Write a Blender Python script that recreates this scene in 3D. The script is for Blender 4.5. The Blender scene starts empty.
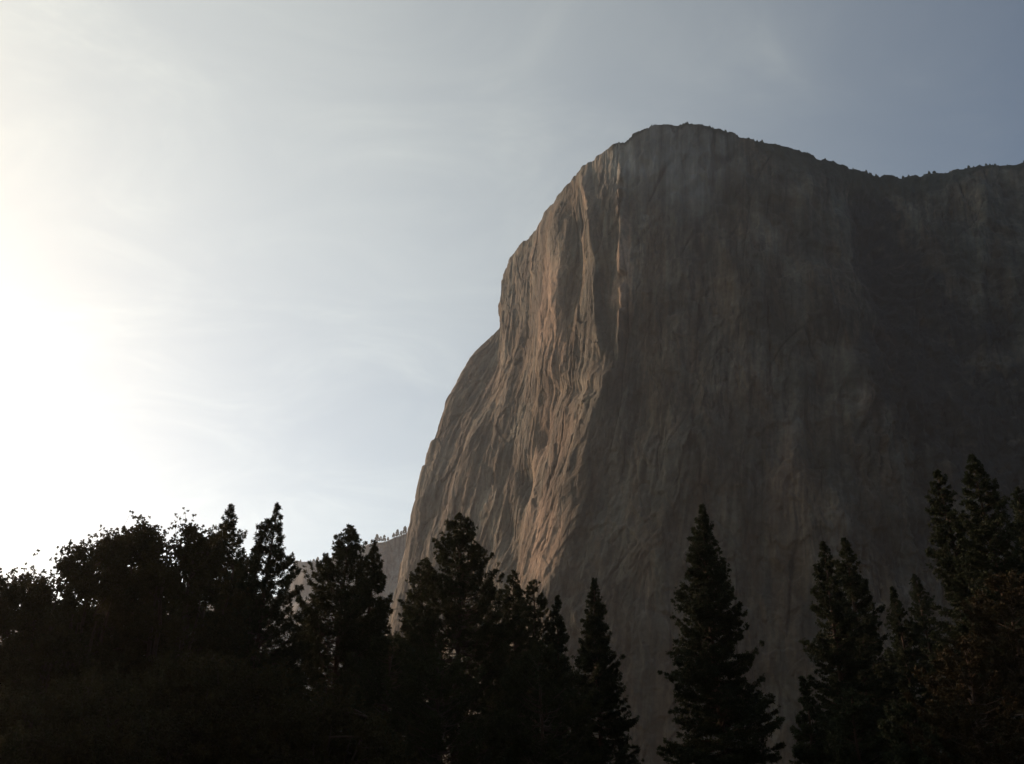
import bpy, math
import numpy as np

R = math.radians
sc = bpy.context.scene
COL = sc.collection

# ------------------------------------------------------------------ camera
W, H = 1024, 764
F = 924.0
PITCH = R(25.0)
CAM_Z = 1.7
cam_d = bpy.data.cameras.new('camera')
cam_d.sensor_width = 36.0
cam_d.lens = 36.0 * F / W
cam_d.clip_start = 0.1
cam_d.clip_end = 60000
cam = bpy.data.objects.new('camera', cam_d)
COL.objects.link(cam)
cam.location = (0, 0, CAM_Z)
cam.rotation_euler = (math.pi / 2 + PITCH, 0, 0)
sc.camera = cam


def at(px, py, depth):
    """world point at forward distance `depth` (metres along +Y) seen at a photo position"""
    x = (px - W / 2) / F
    up = -(py - H / 2) / F
    Y = math.cos(PITCH) - math.sin(PITCH) * up
    Z = math.sin(PITCH) + math.cos(PITCH) * up
    k = depth / Y
    return np.array([x * k, depth, CAM_Z + Z * k])


# ------------------------------------------------------------------ noise
_rng = np.random.default_rng(7)
_perm = np.concatenate([_rng.permutation(256)] * 3)
_grad = _rng.normal(size=(256, 3))
_grad /= np.linalg.norm(_grad, axis=1)[:, None]


def perlin(p):
    pi = np.floor(p).astype(np.int64)
    pf = p - pi
    u = pf * pf * pf * (pf * (pf * 6 - 15) + 10)
    pi &= 255
    out = np.zeros(len(p))
    for dx in (0, 1):
        wx = u[:, 0] if dx else 1 - u[:, 0]
        for dy in (0, 1):
            wy = u[:, 1] if dy else 1 - u[:, 1]
            for dz in (0, 1):
                wz = u[:, 2] if dz else 1 - u[:, 2]
                g = _grad[_perm[_perm[_perm[(pi[:, 0] + dx) & 255] + ((pi[:, 1] + dy) & 255)] + ((pi[:, 2] + dz) & 255)]]
                d = g[:, 0] * (pf[:, 0] - dx) + g[:, 1] * (pf[:, 1] - dy) + g[:, 2] * (pf[:, 2] - dz)
                out += wx * wy * wz * d
    return out * 1.6


def fbm(p, oct=4, lac=2.03, gain=0.5, ridged=False):
    a, s, n = 1.0, np.zeros(len(p)), 0.0
    q = p.copy()
    for i in range(oct):
        v = perlin(q)
        if ridged:
            v = 1 - 2 * np.abs(v)
        s += a * v
        n += a
        a *= gain
        q = q * lac + 13.7
    return s / n


def facets(x, y, seed):
    """rock facets: each jittered cell is its own tilted plane, -1..1 or so, with crisp edges between"""
    r = np.random.default_rng(seed)
    T = r.uniform(-1, 1, (64, 64, 5))
    ix, iy = np.floor(x).astype(int), np.floor(y).astype(int)
    best = np.full(len(x), 1e9); out = np.zeros(len(x))
    for a in (-1, 0, 1):
        for b in (-1, 0, 1):
            t = T[(ix + a) % 64, (iy + b) % 64]
            dx = x - (ix + a + 0.5 + 0.45 * t[:, 0]); dy = y - (iy + b + 0.5 + 0.45 * t[:, 1])
            dd = dx * dx + dy * dy
            m = dd < best
            best = np.where(m, dd, best)
            out = np.where(m, 0.45 * t[:, 2] + 1.1 * t[:, 3] * dx + 0.7 * t[:, 4] * dy, out)
    return out


def smooth(a, b, x):
    t = np.clip((x - a) / (b - a), 0, 1)
    return t * t * (3 - 2 * t)


# ------------------------------------------------------------------ object helpers
def link(name, me, parent=None):
    o = bpy.data.objects.new(name, me)
    COL.objects.link(o)
    if parent is not None:
        o.parent = parent
    return o


def tag(o, label=None, cat=None, group=None, kind=None):
    if label: o['label'] = label
    if cat: o['category'] = cat
    if group: o['group'] = group
    if kind: o['kind'] = kind


def mesh_np(name, verts, faces, mat, smooth_sh=False):
    """verts (N,3); faces (M,k) index array, all the same k"""
    me = bpy.data.meshes.new(name)
    verts = np.ascontiguousarray(verts, dtype=np.float32)
    faces = np.ascontiguousarray(faces, dtype=np.int32)
    m, k = faces.shape
    me.vertices.add(len(verts))
    me.vertices.foreach_set('co', verts.ravel())
    me.loops.add(m * k)
    me.loops.foreach_set('vertex_index', faces.ravel())
    me.polygons.add(m)
    me.polygons.foreach_set('loop_start', np.arange(0, m * k, k, dtype=np.int32))
    me.polygons.foreach_set('use_smooth', np.full(m, smooth_sh, dtype=bool))
    me.update(calc_edges=True)
    me.materials.append(mat)
    return me


class NT:
    def __init__(self, name):
        self.m = bpy.data.materials.new(name)
        self.m.use_nodes = True
        self.t = self.m.node_tree
        self.t.nodes.clear()
        self.out = self.t.nodes.new('ShaderNodeOutputMaterial')

    def n(self, typ, ins=None, **kw):
        nd = self.t.nodes.new(typ)
        for k, v in kw.items():
            setattr(nd, k, v)
        for k, v in (ins or {}).items():
            s = nd.inputs[k]
            if isinstance(v, bpy.types.NodeSocket):
                self.t.links.new(v, s)
            else:
                s.default_value = v
        return nd

    def ramp(self, fac, stops, interp='LINEAR'):
        r = self.n('ShaderNodeValToRGB', {'Fac': fac})
        cr = r.color_ramp
        cr.interpolation = interp
        while len(cr.elements) < len(stops):
            cr.elements.new(0.5)
        for e, (p, c) in zip(cr.elements, stops):
            e.position = p
            e.color = (*c, 1) if len(c) == 3 else c
        return r.outputs['Color']

    def mix(self, fac, a, b, blend='MIX'):
        m = self.n('ShaderNodeMix', data_type='RGBA', blend_type=blend)
        for idx, v in ((0, fac), (6, a), (7, b)):
            s = m.inputs[idx]
            if isinstance(v, bpy.types.NodeSocket):
                self.t.links.new(v, s)
            else:
                s.default_value = v if idx == 0 else (*v, 1)
        return m.outputs[2]

    def math(self, op, a, b=0.0, clamp=False):
        m = self.n('ShaderNodeMath', {0: a, 1: b}, operation=op, use_clamp=clamp)
        return m.outputs[0]


def g3(v):
    return (v, v, v)


# ------------------------------------------------------------------ materials
def granite(name, tint=1.0, far=False):
    N = NT(name)
    pos = N.n('ShaderNodeNewGeometry').outputs['Position']
    # water streaks: noise stretched along the vertical
    st = N.n('ShaderNodeMapping', {'Vector': pos, 'Scale': (0.11, 0.11, 0.006)}).outputs[0]
    streak = N.n('ShaderNodeTexNoise', {'Vector': st, 'Scale': 1.0, 'Detail': 7.0, 'Roughness': 0.62, 'Distortion': 0.35}).outputs['Fac']
    st2 = N.n('ShaderNodeMapping', {'Vector': pos, 'Scale': (0.03, 0.03, 0.0035)}).outputs[0]
    streak2 = N.n('ShaderNodeTexNoise', {'Vector': st2, 'Scale': 1.0, 'Detail': 6.0, 'Roughness': 0.6, 'Distortion': 0.6}).outputs['Fac']
    pt = N.n('ShaderNodeTexNoise', {'Vector': pos, 'Scale': 0.012, 'Detail': 9.0, 'Roughness': 0.62}).outputs['Fac']
    fine = N.n('ShaderNodeTexNoise', {'Vector': pos, 'Scale': 0.16, 'Detail': 8.0, 'Roughness': 0.65}).outputs['Fac']
    base = N.ramp(pt, [(0.3, (0.092 * tint, 0.102 * tint, 0.086 * tint)), (0.45, (0.158 * tint, 0.166 * tint, 0.136 * tint)),
                       (0.58, (0.215 * tint, 0.205 * tint, 0.163 * tint)), (0.72, (0.35 * tint, 0.33 * tint, 0.27 * tint))])
    warm = N.ramp(streak2, [(0.47, g3(0)), (0.60, g3(1))])
    base = N.mix(N.math('MULTIPLY', warm, 0.6), base, (0.26 * tint, 0.195 * tint, 0.125 * tint))
    dk = N.ramp(streak, [(0.38, g3(1)), (0.49, g3(0))])
    dkm = N.ramp(N.n('ShaderNodeTexNoise', {'Vector': pos, 'Scale': 0.007, 'Detail': 3.0}).outputs['Fac'], [(0.4, g3(0.15)), (0.6, g3(0.8))])
    base = N.mix(N.math('MULTIPLY', dk, dkm), base, (0.06 * tint, 0.058 * tint, 0.052 * tint))
    if not far:
        gold_sunlit = N.n('ShaderNodeAttribute', attribute_name='golden_sunlit').outputs['Fac']
        base = N.mix(gold_sunlit, base, (0.50 * tint, 0.37 * tint, 0.27 * tint))
    fr = N.ramp(fine, [(0.3, g3(0.72)), (0.7, g3(1.22))])
    base = N.mix(1.0, base, fr, 'MULTIPLY')
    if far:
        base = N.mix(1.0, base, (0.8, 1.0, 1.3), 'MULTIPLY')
    if not far:
        pale = N.n('ShaderNodeAttribute', attribute_name='pale').outputs['Fac']
        base = N.mix(pale, base, (0.46 * tint, 0.47 * tint, 0.43 * tint))
        tn = N.n('ShaderNodeAttribute', attribute_name='tone').outputs['Fac']
        base = N.mix(1.0, base, N.n('ShaderNodeCombineColor', {0: tn, 1: tn, 2: tn}).outputs[0], 'MULTIPLY')
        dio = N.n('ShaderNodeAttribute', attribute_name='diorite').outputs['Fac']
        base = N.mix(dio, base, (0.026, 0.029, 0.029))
        veg = N.n('ShaderNodeAttribute', attribute_name='scrub').outputs['Fac']
        base = N.mix(veg, base, (0.035, 0.04, 0.03))
    bn1 = N.n('ShaderNodeMapping', {'Vector': pos, 'Scale': (0.2, 0.2, 0.018)}).outputs[0]
    b1 = N.n('ShaderNodeTexNoise', {'Vector': bn1, 'Scale': 1.0, 'Detail': 8.0, 'Roughness': 0.62, 'Distortion': 0.5}).outputs['Fac']
    b2 = N.n('ShaderNodeTexNoise', {'Vector': pos, 'Scale': 0.045, 'Detail': 11.0, 'Roughness': 0.66, 'Distortion': 0.3}).outputs['Fac']
    bump = N.n('ShaderNodeBump', {'Height': b2, 'Strength': 1.0, 'Distance': 5.0}).outputs[0]
    bump = N.n('ShaderNodeBump', {'Height': b1, 'Strength': 0.7, 'Distance': 1.5, 'Normal': bump}).outputs[0]
    vor = N.n('ShaderNodeTexVoronoi', {'Vector': N.n('ShaderNodeMapping', {'Vector': pos, 'Scale': (0.05, 0.05, 0.012)}).outputs[0], 'Scale': 1.0}, feature='DISTANCE_TO_EDGE').outputs['Distance']
    crack = N.ramp(vor, [(0.0, g3(0)), (0.05, g3(1))])
    bump = N.n('ShaderNodeBump', {'Height': crack, 'Strength': 0.5, 'Distance': 1.5, 'Normal': bump}).outputs[0]
    bs = N.n('ShaderNodeBsdfPrincipled', {'Base Color': base, 'Roughness': 0.9, 'Normal': bump})
    bs.inputs['Specular IOR Level'].default_value = 0.25
    N.t.links.new(bs.outputs[0], N.out.inputs['Surface'])
    return N.m


def foliage(name, c1, c2, transl=0.18):
    N = NT(name)
    oc = N.n('ShaderNodeTexCoord').outputs['Object']
    nz = N.n('ShaderNodeTexNoise', {'Vector': oc, 'Scale': 0.9, 'Detail': 4.0, 'Roughness': 0.6}).outputs['Fac']
    c = N.ramp(nz, [(0.35, c1), (0.65, c2)])
    bs = N.n('ShaderNodeBsdfPrincipled', {'Base Color': c, 'Roughness': 0.75})
    bs.inputs['Specular IOR Level'].default_value = 0.2
    tr = N.n('ShaderNodeBsdfTranslucent', {'Color': c})
    mx = N.n('ShaderNodeMixShader', {0: transl, 1: bs.outputs[0], 2: tr.outputs[0]})
    N.t.links.new(mx.outputs[0], N.out.inputs['Surface'])
    return N.m


def bark(name, c1, c2):
    N = NT(name)
    oc = N.n('ShaderNodeTexCoord').outputs['Object']
    mp = N.n('ShaderNodeMapping', {'Vector': oc, 'Scale': (6, 6, 1.2)}).outputs[0]
    nz = N.n('ShaderNodeTexNoise', {'Vector': mp, 'Scale': 1.5, 'Detail': 6.0, 'Roughness': 0.7}).outputs['Fac']
    c = N.ramp(nz, [(0.35, c1), (0.65, c2)])
    bp = N.n('ShaderNodeBump', {'Height': nz, 'Strength': 0.8, 'Distance': 0.05}).outputs[0]
    bs = N.n('ShaderNodeBsdfPrincipled', {'Base Color': c, 'Roughness': 0.9, 'Normal': bp})
    N.t.links.new(bs.outputs[0], N.out.inputs['Surface'])
    return N.m


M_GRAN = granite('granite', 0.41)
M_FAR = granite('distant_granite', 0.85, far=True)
M_PINE = foliage('pine_needles', (0.030, 0.040, 0.018), (0.050, 0.058, 0.026), 0.12)
M_FIR = foliage('fir_needles', (0.022, 0.034, 0.018), (0.038, 0.050, 0.024), 0.1)
M_OAK = foliage('oak_leaves', (0.038, 0.040, 0.016), (0.065, 0.058, 0.024), 0.2)
M_BROWN = foliage('dry_leaves', (0.026, 0.022, 0.009), (0.042, 0.033, 0.012), 0.08)
M_BARK = bark('bark', (0.035, 0.026, 0.02), (0.085, 0.06, 0.045))


def ground_mat():
    N = NT('meadow_ground')
    pos = N.n('ShaderNodeNewGeometry').outputs['Position']
    a = N.n('ShaderNodeTexNoise', {'Vector': pos, 'Scale': 0.05, 'Detail': 8.0, 'Roughness': 0.6}).outputs['Fac']
    b = N.n('ShaderNodeTexNoise', {'Vector': pos, 'Scale': 3.0, 'Detail': 6.0, 'Roughness': 0.7}).outputs['Fac']
    c = N.ramp(a, [(0.35, (0.045, 0.05, 0.025)), (0.55, (0.08, 0.07, 0.035)), (0.7, (0.05, 0.04, 0.025))])
    c = N.mix(1.0, c, N.ramp(b, [(0.3, g3(0.7)), (0.7, g3(1.25))]), 'MULTIPLY')
    bp = N.n('ShaderNodeBump', {'Height': b, 'Strength': 0.6, 'Distance': 0.15}).outputs[0]
    bs = N.n('ShaderNodeBsdfPrincipled', {'Base Color': c, 'Roughness': 0.95, 'Normal': bp})
    N.t.links.new(bs.outputs[0], N.out.inputs['Surface'])
    return N.m


M_GROUND = ground_mat()

# ------------------------------------------------------------------ the granite wall
# columns of the wall, each a list of (v, px, py, depth): v=0 foot ... v=1 rim
RIM_IMG = np.array([(499, 288), (503, 266), (518, 250), (535.5, 230), (551, 207), (565, 185), (578, 169), (603, 150), (622, 140),
                    (647, 129), (660, 126), (688, 125), (714, 129), (748, 132), (753, 136), (779, 148), (809, 157), (826, 160), (850, 168),
                    (884, 174), (915, 178), (952, 172), (983, 169), (993, 168), (997, 164), (1024, 161), (1100, 158), (1200, 165), (1400, 190)], float)


def rim_y(px):
    return np.interp(px, RIM_IMG[:, 0], RIM_IMG[:, 1])


def C(*rows):
    return np.array(rows, float)


COLS = [
    # left skyline of the south-west face
    (0.30, C((0, 352, 790, 1440), (0.15, 372, 690, 1440), (0.27, 389, 618, 1442), (0.38, 401, 566, 1446), (0.47, 413, 505, 1450), (0.56, 428, 451, 1455), (0.66, 444, 406, 1460),
             (0.75, 460, 374, 1462), (0.82, 475, 354, 1466), (0.88, 492, 338, 1466), (0.91, 499, 329, 1466), (0.96, 499, 300, 1470), (1.0, 500, 286, 1480))),
    (0.36, C((0, 385, 792, 1370), (0.3, 415, 640, 1370), (0.6, 457, 455, 1385), (0.85, 503, 350, 1400), (1.0, 512, 256.5, 1420))),
    (0.42, C((0, 425, 794, 1290), (0.3, 455, 640, 1295), (0.6, 500, 455, 1300), (0.85, 528, 330, 1315), (1.0, 537, 228, 1340))),
    (0.49, C((0, 462, 796, 1190), (0.3, 495, 640, 1200), (0.6, 540, 455, 1215), (0.85, 557, 300, 1192), (1.0, 566, 184, 1215))),
    (0.54, C((0, 492, 798, 1110), (0.3, 520, 640, 1120), (0.6, 570, 450, 1135), (0.85, 588, 280, 1134), (1.0, 592, 159, 1150))),
    # the prow
    (0.58, C((0, 515, 800, 1035), (0.3, 540, 640, 1045), (0.6, 597, 440, 1070), (0.8, 618, 310, 1085), (1.0, 622, 140, 1110))),
    (0.62, C((0, 570, 800, 1010), (0.3, 590, 640, 1015), (0.6, 640, 440, 1050), (0.85, 655, 280, 1070), (1.0, 660, 126, 1100))),
    (0.68, C((0, 660, 800, 990), (0.3, 670, 640, 995), (0.6, 700, 440, 1010), (0.85, 714, 280, 1055), (1.0, 714, 129, 1100))),
    (0.74, C((0, 760, 800, 970), (0.3, 765, 640, 980), (0.6, 770, 440, 1005), (0.85, 772, 280, 1050), (1.0, 772, 145, 1100))),
    (0.80, C((0, 860, 800, 965), (0.3, 858, 640, 970), (0.6, 850, 440, 1000), (0.85, 840, 280, 1070), (1.0, 836, 163, 1125))),
    (0.86, C((0, 960, 800, 985), (0.3, 950, 640, 1000), (0.6, 930, 440, 1045), (0.85, 910, 280, 1120), (1.0, 900, 177, 1190))),
    (0.93, C((0, 1100, 800, 1000), (0.3, 1085, 640, 1010), (0.6, 1050, 440, 1040), (0.85, 1020, 280, 1090), (1.0, 1000, 164, 1150))),
    (1.05, C((0, 1330, 800, 980), (0.3, 1310, 640, 985), (0.6, 1290, 440, 1000), (0.85, 1260, 280, 1040), (1.0, 1230, 165, 1090))),
]


def hermite(xk, yk, x):
    """smooth, non-overshooting cubic through keys; yk (K, ...)"""
    xk = np.asarray(xk, float); yk = np.asarray(yk, float)
    dx = np.diff(xk)
    s = (yk[1:] - yk[:-1]) / dx.reshape(-1, *([1] * (yk.ndim - 1)))
    m = np.zeros_like(yk)
    same = s[1:] * s[:-1] > 0
    m[1:-1] = np.where(same, 2 * s[1:] * s[:-1] / (s[1:] + s[:-1] + 1e-12 * np.sign(s[1:] + s[:-1] + 1e-30)), 0)
    m[0] = s[0]; m[-1] = s[-1]
    i = np.clip(np.searchsorted(xk, x) - 1, 0, len(xk) - 2)
    sh = (-1,) + (1,) * (yk.ndim - 1)
    h = dx[i].reshape(sh); t = ((x - xk[i]) / dx[i]).reshape(sh)
    return ((2 * t**3 - 3 * t**2 + 1) * yk[i] + (t**3 - 2 * t**2 + t) * h * m[i] + (-2 * t**3 + 3 * t**2) * yk[i + 1] + (t**3 - t**2) * h * m[i + 1])


def build_cliff():
    NV = 520
    vv = np.linspace(0, 1, NV)
    rows = []                                    # (column, NV, 3)
    us = []
    for u, c in COLS:
        k = np.array([at(px, py, d) for _, px, py, d in c])
        rows.append(hermite(c[:, 0], k, vv))
        us.append(u)
    # the wall turns away behind its left skyline: three more columns, in metres
    A = rows[0]
    back = []
    for u, dx, dy in ((0.0, 330, 900), (0.1, 150, 560), (0.2, 45, 260), (0.265, 6, 75)):
        B = A.copy()
        B[:, 0] += dx; B[:, 1] += dy
        B[:, 2] += dy * 0.12 * vv
        back.append(B); us.insert(len(back) - 1, u)
    P = np.array(back + rows)                    # (K,NV,3)
    us = np.array(us)
    # sample columns densely where the photo looks
    uu = np.concatenate([np.linspace(0, 0.265, 60, endpoint=False), np.linspace(0.265, 0.62, 520, endpoint=False),
                         np.linspace(0.62, 0.93, 380, endpoint=False), np.linspace(0.93, 1.05, 80)])
    NU = len(uu)
    S = hermite(us, P, uu)                       # (NU,NV,3)
    # normals
    du = np.gradient(S, axis=0); dv = np.gradient(S, axis=1)
    n = np.cross(du, dv)
    n /= np.linalg.norm(n, axis=2)[..., None] + 1e-9
    # outward = towards -Y / -X; check sign on the face
    if n[NU // 2, NV // 2, 1] > 0:
        n = -n
    # metres along the wall at mid height
    seg = np.linalg.norm(np.diff(S[:, NV // 2], axis=0), axis=1)
    s = np.concatenate([[0], np.cumsum(seg)])
    sm = np.repeat(s[:, None], NV, 1).ravel()
    z = S[..., 2].ravel()
    U = np.repeat(uu[:, None], NV, 1).ravel()
    V = np.repeat(vv[None, :], NU, 0).ravel()
    q = lambda a, b, c=0.0: np.stack([sm / a, z / b, np.full_like(sm, c)], 1)
    warp = 30 * fbm(q(170, 230, 3.3), 3)
    w2 = 9 * fbm(q(45, 70, 9.1), 3)
    def rib(lx, lz, c, oct=3, ridged=True, wx=1.0):
        p = np.stack([(sm + wx * (warp + w2)) / lx, (z + 0.6 * warp) / lz, np.full_like(sm, c)], 1)
        return fbm(p, oct, ridged=ridged)
    sw = smooth(0.28, 0.34, U) * (1 - smooth(0.575, 0.61, U))      # south-west face: fluted
    se = smooth(0.575, 0.61, U)
    big = fbm(q(210, 330, 1.1), 3)
    med = fbm(q(60, 100, 5.5), 4)
    # where each spot of the wall lies in the photo, to set its known features
    Bp = S.reshape(-1, 3) - np.array([0, 0, CAM_Z])
    cp, sp = math.cos(PITCH), math.sin(PITCH)
    fw = Bp[:, 1] * cp + Bp[:, 2] * sp
    upv = -Bp[:, 1] * sp + Bp[:, 2] * cp
    IX = W / 2 + F * Bp[:, 0] / fw
    IY = H / 2 - F * upv / fw
    wob = 3 * fbm(q(60, 140, 77.0), 3)
    def poly(pts):
        """signed horizontal pixel distance to a polyline running down the wall, and a fade at its ends"""
        pts = np.array(pts, float)
        x = np.interp(IY, pts[:, 1], pts[:, 0])
        L0, L1 = pts[0, 1], pts[-1, 1]
        return IX + wob - x, smooth(L0 - 12, L0 + 14, IY) * (1 - smooth(L1 - 14, L1 + 12, IY))
    def fin(pts, w, amp):
        dx, f = poly(pts)
        t = np.clip(1 - np.abs(dx) / w, 0, 1)
        return amp * t ** 0.8 * f
    def spot(x, y, rx, ry, p=2):
        return np.exp(-(np.abs((IX + wob - x) / rx) ** p) - (np.abs((IY + wob - y) / ry) ** p))
    mask = smooth(-0.15, 0.35, fbm(q(130, 260, 91.0), 3))
    def vert(lx, lz, c, oct=3, k=0.0, wv=4.0):
        """grooves and corners running straight down the wall"""
        p = np.stack([(sm + k * z + wv * w2 / 9) / lx, z / lz, np.full_like(sm, c)], 1)
        return fbm(p, oct, ridged=True)
    right = smooth(835, 885, IX)
    low = 1 - smooth(220, 430, z)
    d = 20 * big * (0.3 + 0.7 * smooth(610, 720, IX)) + 9 * med * (0.3 + 0.7 * se)
    m2 = smooth(-0.2, 0.3, fbm(q(45, 160, 191.0), 3))
    d += sw * (6 * vert(75, 1500, 20.5) + (0.6 + 2.0 * m2) * vert(21, 500, 31.5, 3, 0.0, 3) + (0.1 + 0.6 * mask * m2) * vert(7, 130, 44.5, 3, 0.0, 1.5))
    d += sw * low * smooth(480, 530, IX) * 2.0 * vert(30, 300, 55.0, 2, -0.30)
    d += se * (8 * vert(130, 700, 61.5, 3, 0.05, 20) + (1.5 + 2.5 * mask) * vert(34, 380, 71.5, 3, 0.0, 8) + (0.5 + 1.2 * mask) * vert(11, 150, 81.5))
    d += (1.6 + 3.6 * se + 4 * right) * fbm(q(34, 46, 6.0), 6, gain=0.6)
    # angular corners and slabs
    d += (2.6 * sw + 3.0 * se) * facets((sm + 0.6 * w2) / 34 + 0.4 * med, z / 95 + 0.3 * med, 3)
    d += (1.1 * sw + 1.6 * se + 2.4 * right) * facets((sm + 0.5 * w2) / 13, z / 34, 4) * (0.3 + mask)
    d += 5.5 * right * facets(sm / 42 + 0.3 * med, z / 48, 5)
    # exfoliation slabs: thin steps with arched lower edges
    st = fbm(q(110, 170, 15.0), 4) * 5.5
    d += (np.floor(st) + smooth(0.46, 0.54, st - np.floor(st))) * (1.2 + 2.2 * se)
    st = fbm(q(38, 80, 35.0), 4) * 4.0
    d += (np.floor(st) + smooth(0.44, 0.56, st - np.floor(st))) * (0.5 + 1.1 * se + 1.2 * right)
    # long cracks
    ck = np.abs(perlin(np.stack([(sm + 0.5 * w2 + 0.04 * z) / 46, z / 520, np.full_like(sm, 12.5)], 1)))
    ck2 = np.abs(perlin(np.stack([(sm + 0.5 * w2 - 0.22 * z) / 90, z / 420, np.full_like(sm, 52.5)], 1)))
    crk = np.maximum((1 - smooth(0.006, 0.022, ck)), 0.9 * (1 - smooth(0.004, 0.014, ck2)) * se) * smooth(-0.1, 0.15, fbm(q(70, 120, 66.0), 3))
    d -= 2.2 * crk
    def step(pts, amp, w=5):
        """the wall left of the line stands `amp` metres proud, dying out away from it"""
        dx, f = poly(pts)
        return amp * (1 - smooth(-w, w, dx)) * np.exp(-np.clip(-dx, 0, None) / 60) * f
    d += step([(858, 215), (866, 300), (905, 400), (950, 470), (985, 530)], 12) + step([(812, 180), (822, 260), (830, 330)], 6)
    d += step([(700, 200), (690, 330), (672, 470), (668, 640)], 5) + step([(760, 260), (765, 400), (742, 560), (735, 700)], 6) + step([(992, 180), (985, 300), (1004, 420)], 9)
    d += (0.6 + 0.5 * se) * fbm(q(8, 10, 2.0), 4)
    d += 6 * facets(z / 46 + 0.2 * med, U * 30, 8) * (1 - smooth(0.31, 0.36, U)) * smooth(0.2, 0.27, U)
    # fins that catch the low sun, left of and on the prow
    d += fin([(581, 168), (588, 195), (597, 225), (600, 262)], 8, 9)
    d += fin([(622, 170), (623, 230), (623, 300), (619, 348)], 6, 12) * smooth(-0.5, -0.1, fbm(q(200, 26, 222.0), 2))
    d += fin([(600, 270), (602, 350)], 5, 9)
    d += fin([(552, 205), (556, 260), (560, 330), (562, 375)], 17, 8)
    d += fin([(536, 250), (541, 320), (548, 385)], 13, 6)
    d += fin([(611, 372), (594, 425), (578, 470), (562, 530), (545, 610)], 20, 10)
    d += fin([(572, 400), (556, 450), (536, 520), (524, 610)], 15, 7)
    d += fin([(478, 420), (470, 480), (462, 560)], 12, 4)
    d += fin([(508, 300), (508, 380), (498, 470)], 10, 4)
    # broken roof below the headwall and the dark hollows
    d -= 3 * spot(583, 390, 26, 6) - 1.5 * spot(583, 376, 26, 6)
    d -= 13 * spot(524, 482, 8, 18) + 10 * spot(508, 545, 8, 36) + 7 * spot(575, 255, 9, 50) + 6 * spot(609, 300, 6, 40) + 7 * spot(545, 440, 6, 16)
    # arch and recess on the right-hand wall
    rr = np.hypot((IX - 862) / 44, (IY - 440) / 95)
    d -= 10 * smooth(0.75, 1.0, rr) * (1 - smooth(1.0, 1.35, rr)) * (IY < 470)
    d -= 34 * spot(890, 255, 34, 60) + 16 * spot(960, 330, 46, 80)
    d -= fin([(714, 130), (716, 165), (715, 190)], 5, 9) + fin([(792, 165), (800, 200), (818, 225)], 5, 6) + fin([(745, 140), (752, 230)], 5, 4)
    led = fbm(np.stack([(sm + 0.3 * z) / 70, (z + 0.35 * sm + 14 * med) / 34, np.full_like(sm, 4.0)], 1), 6, gain=0.6)
    d += 7 * led * smooth(830, 880, IX) * (1 - smooth(330, 420, IY))
    # keep the skylines where they are: fade at the rim and the left edge
    d -= np.mean(d[(U > 0.3) & (U < 0.6)])
    fade = (1 - 0.55 * smooth(0.965, 1.0, V)) * (0.7 + 0.3 * smooth(0.30, 0.35, U))
    d = d * fade
    Sf = S.reshape(-1, 3) + n.reshape(-1, 3) * d[:, None]
    S = Sf.reshape(NU, NV, 3)
    # rim jaggedness
    jag = 4.2 * fbm(np.stack([s / 16, np.zeros(NU), np.zeros(NU)], 1), 6, gain=0.62)
    js = fbm(np.stack([s / 26, np.full(NU, 5.0), np.zeros(NU)], 1), 4) * 3.2
    jag = 0.8 * jag + 2.6 * (np.floor(js) + smooth(0.4, 0.6, js - np.floor(js)))
    S[:, :, 2] += jag[:, None] * smooth(0.97, 1.0, vv)[None, :]
    # the rounded brow and the plateau behind the rim
    extra = []
    last = S[:, -1]
    hn = n[:, -1].copy(); hn[:, 2] = 0
    hn /= np.linalg.norm(hn, axis=1)[:, None] + 1e-9
    # on the far right / left all brows go back up-valley
    bk = -hn * 0.4 + np.array([0.25, 0.9, 0])
    bk /= np.linalg.norm(bk, axis=1)[:, None]
    for dist, rise in ((4, 0.9), (9, 1.8), (18, 3.5), (35, 7.5), (70, 12), (130, 16), (240, 10), (420, -20), (700, -90)):
        E = last + bk * dist
        E[:, 2] += rise
        e2 = np.stack([E[:, 0] / 40, E[:, 1] / 40, np.zeros(NU)], 1)
        E[:, 2] += min(1, dist / 60) * 5 * fbm(e2, 3)
        extra.append(E)
    EX = np.stack(extra, 1)
    # sweep the far parts so they never fold past the left skyline
    G = np.concatenate([S, EX], 1)
    NVV = G.shape[1]
    idx = np.arange(NU * NVV).reshape(NU, NVV)
    f = np.stack([idx[:-1, :-1], idx[1:, :-1], idx[1:, 1:], idx[:-1, 1:]], -1).reshape(-1, 4)
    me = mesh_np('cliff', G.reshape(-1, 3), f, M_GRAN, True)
    # rock pigment: dark diorite patches, scrub on the brow, gold tones with painted sunlight
    Ug = np.repeat(uu[:, None], NVV, 1).ravel()
    Vg = np.repeat(np.concatenate([vv, np.full(NVV - NV, 1.1)])[None], NU, 0).ravel()
    sg = np.repeat(s[:, None], NVV, 1).ravel()
    zg = G[..., 2].ravel()
    nb = fbm(np.stack([sg / 90, zg / 110, np.full_like(sg, 7.0)], 1), 5)
    nb2 = fbm(np.stack([sg / 30, zg / 140, np.full_like(sg, 17.0)], 1), 4)
    IXg = np.concatenate([IX.reshape(NU, NV), np.repeat(IX.reshape(NU, NV)[:, -1:], NVV - NV, 1)], 1).ravel()
    IYg = np.concatenate([IY.reshape(NU, NV), np.repeat(IY.reshape(NU, NV)[:, -1:], NVV - NV, 1)], 1).ravel()
    wx = IXg + 22 * nb2 + 10 * nb; wy = IYg + 26 * nb
    def bl(x, y, rx, ry, k=0.0):
        return np.exp(-((wx - x - k * (wy - y)) / rx) ** 2 - ((wy - y) / ry) ** 2)
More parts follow.
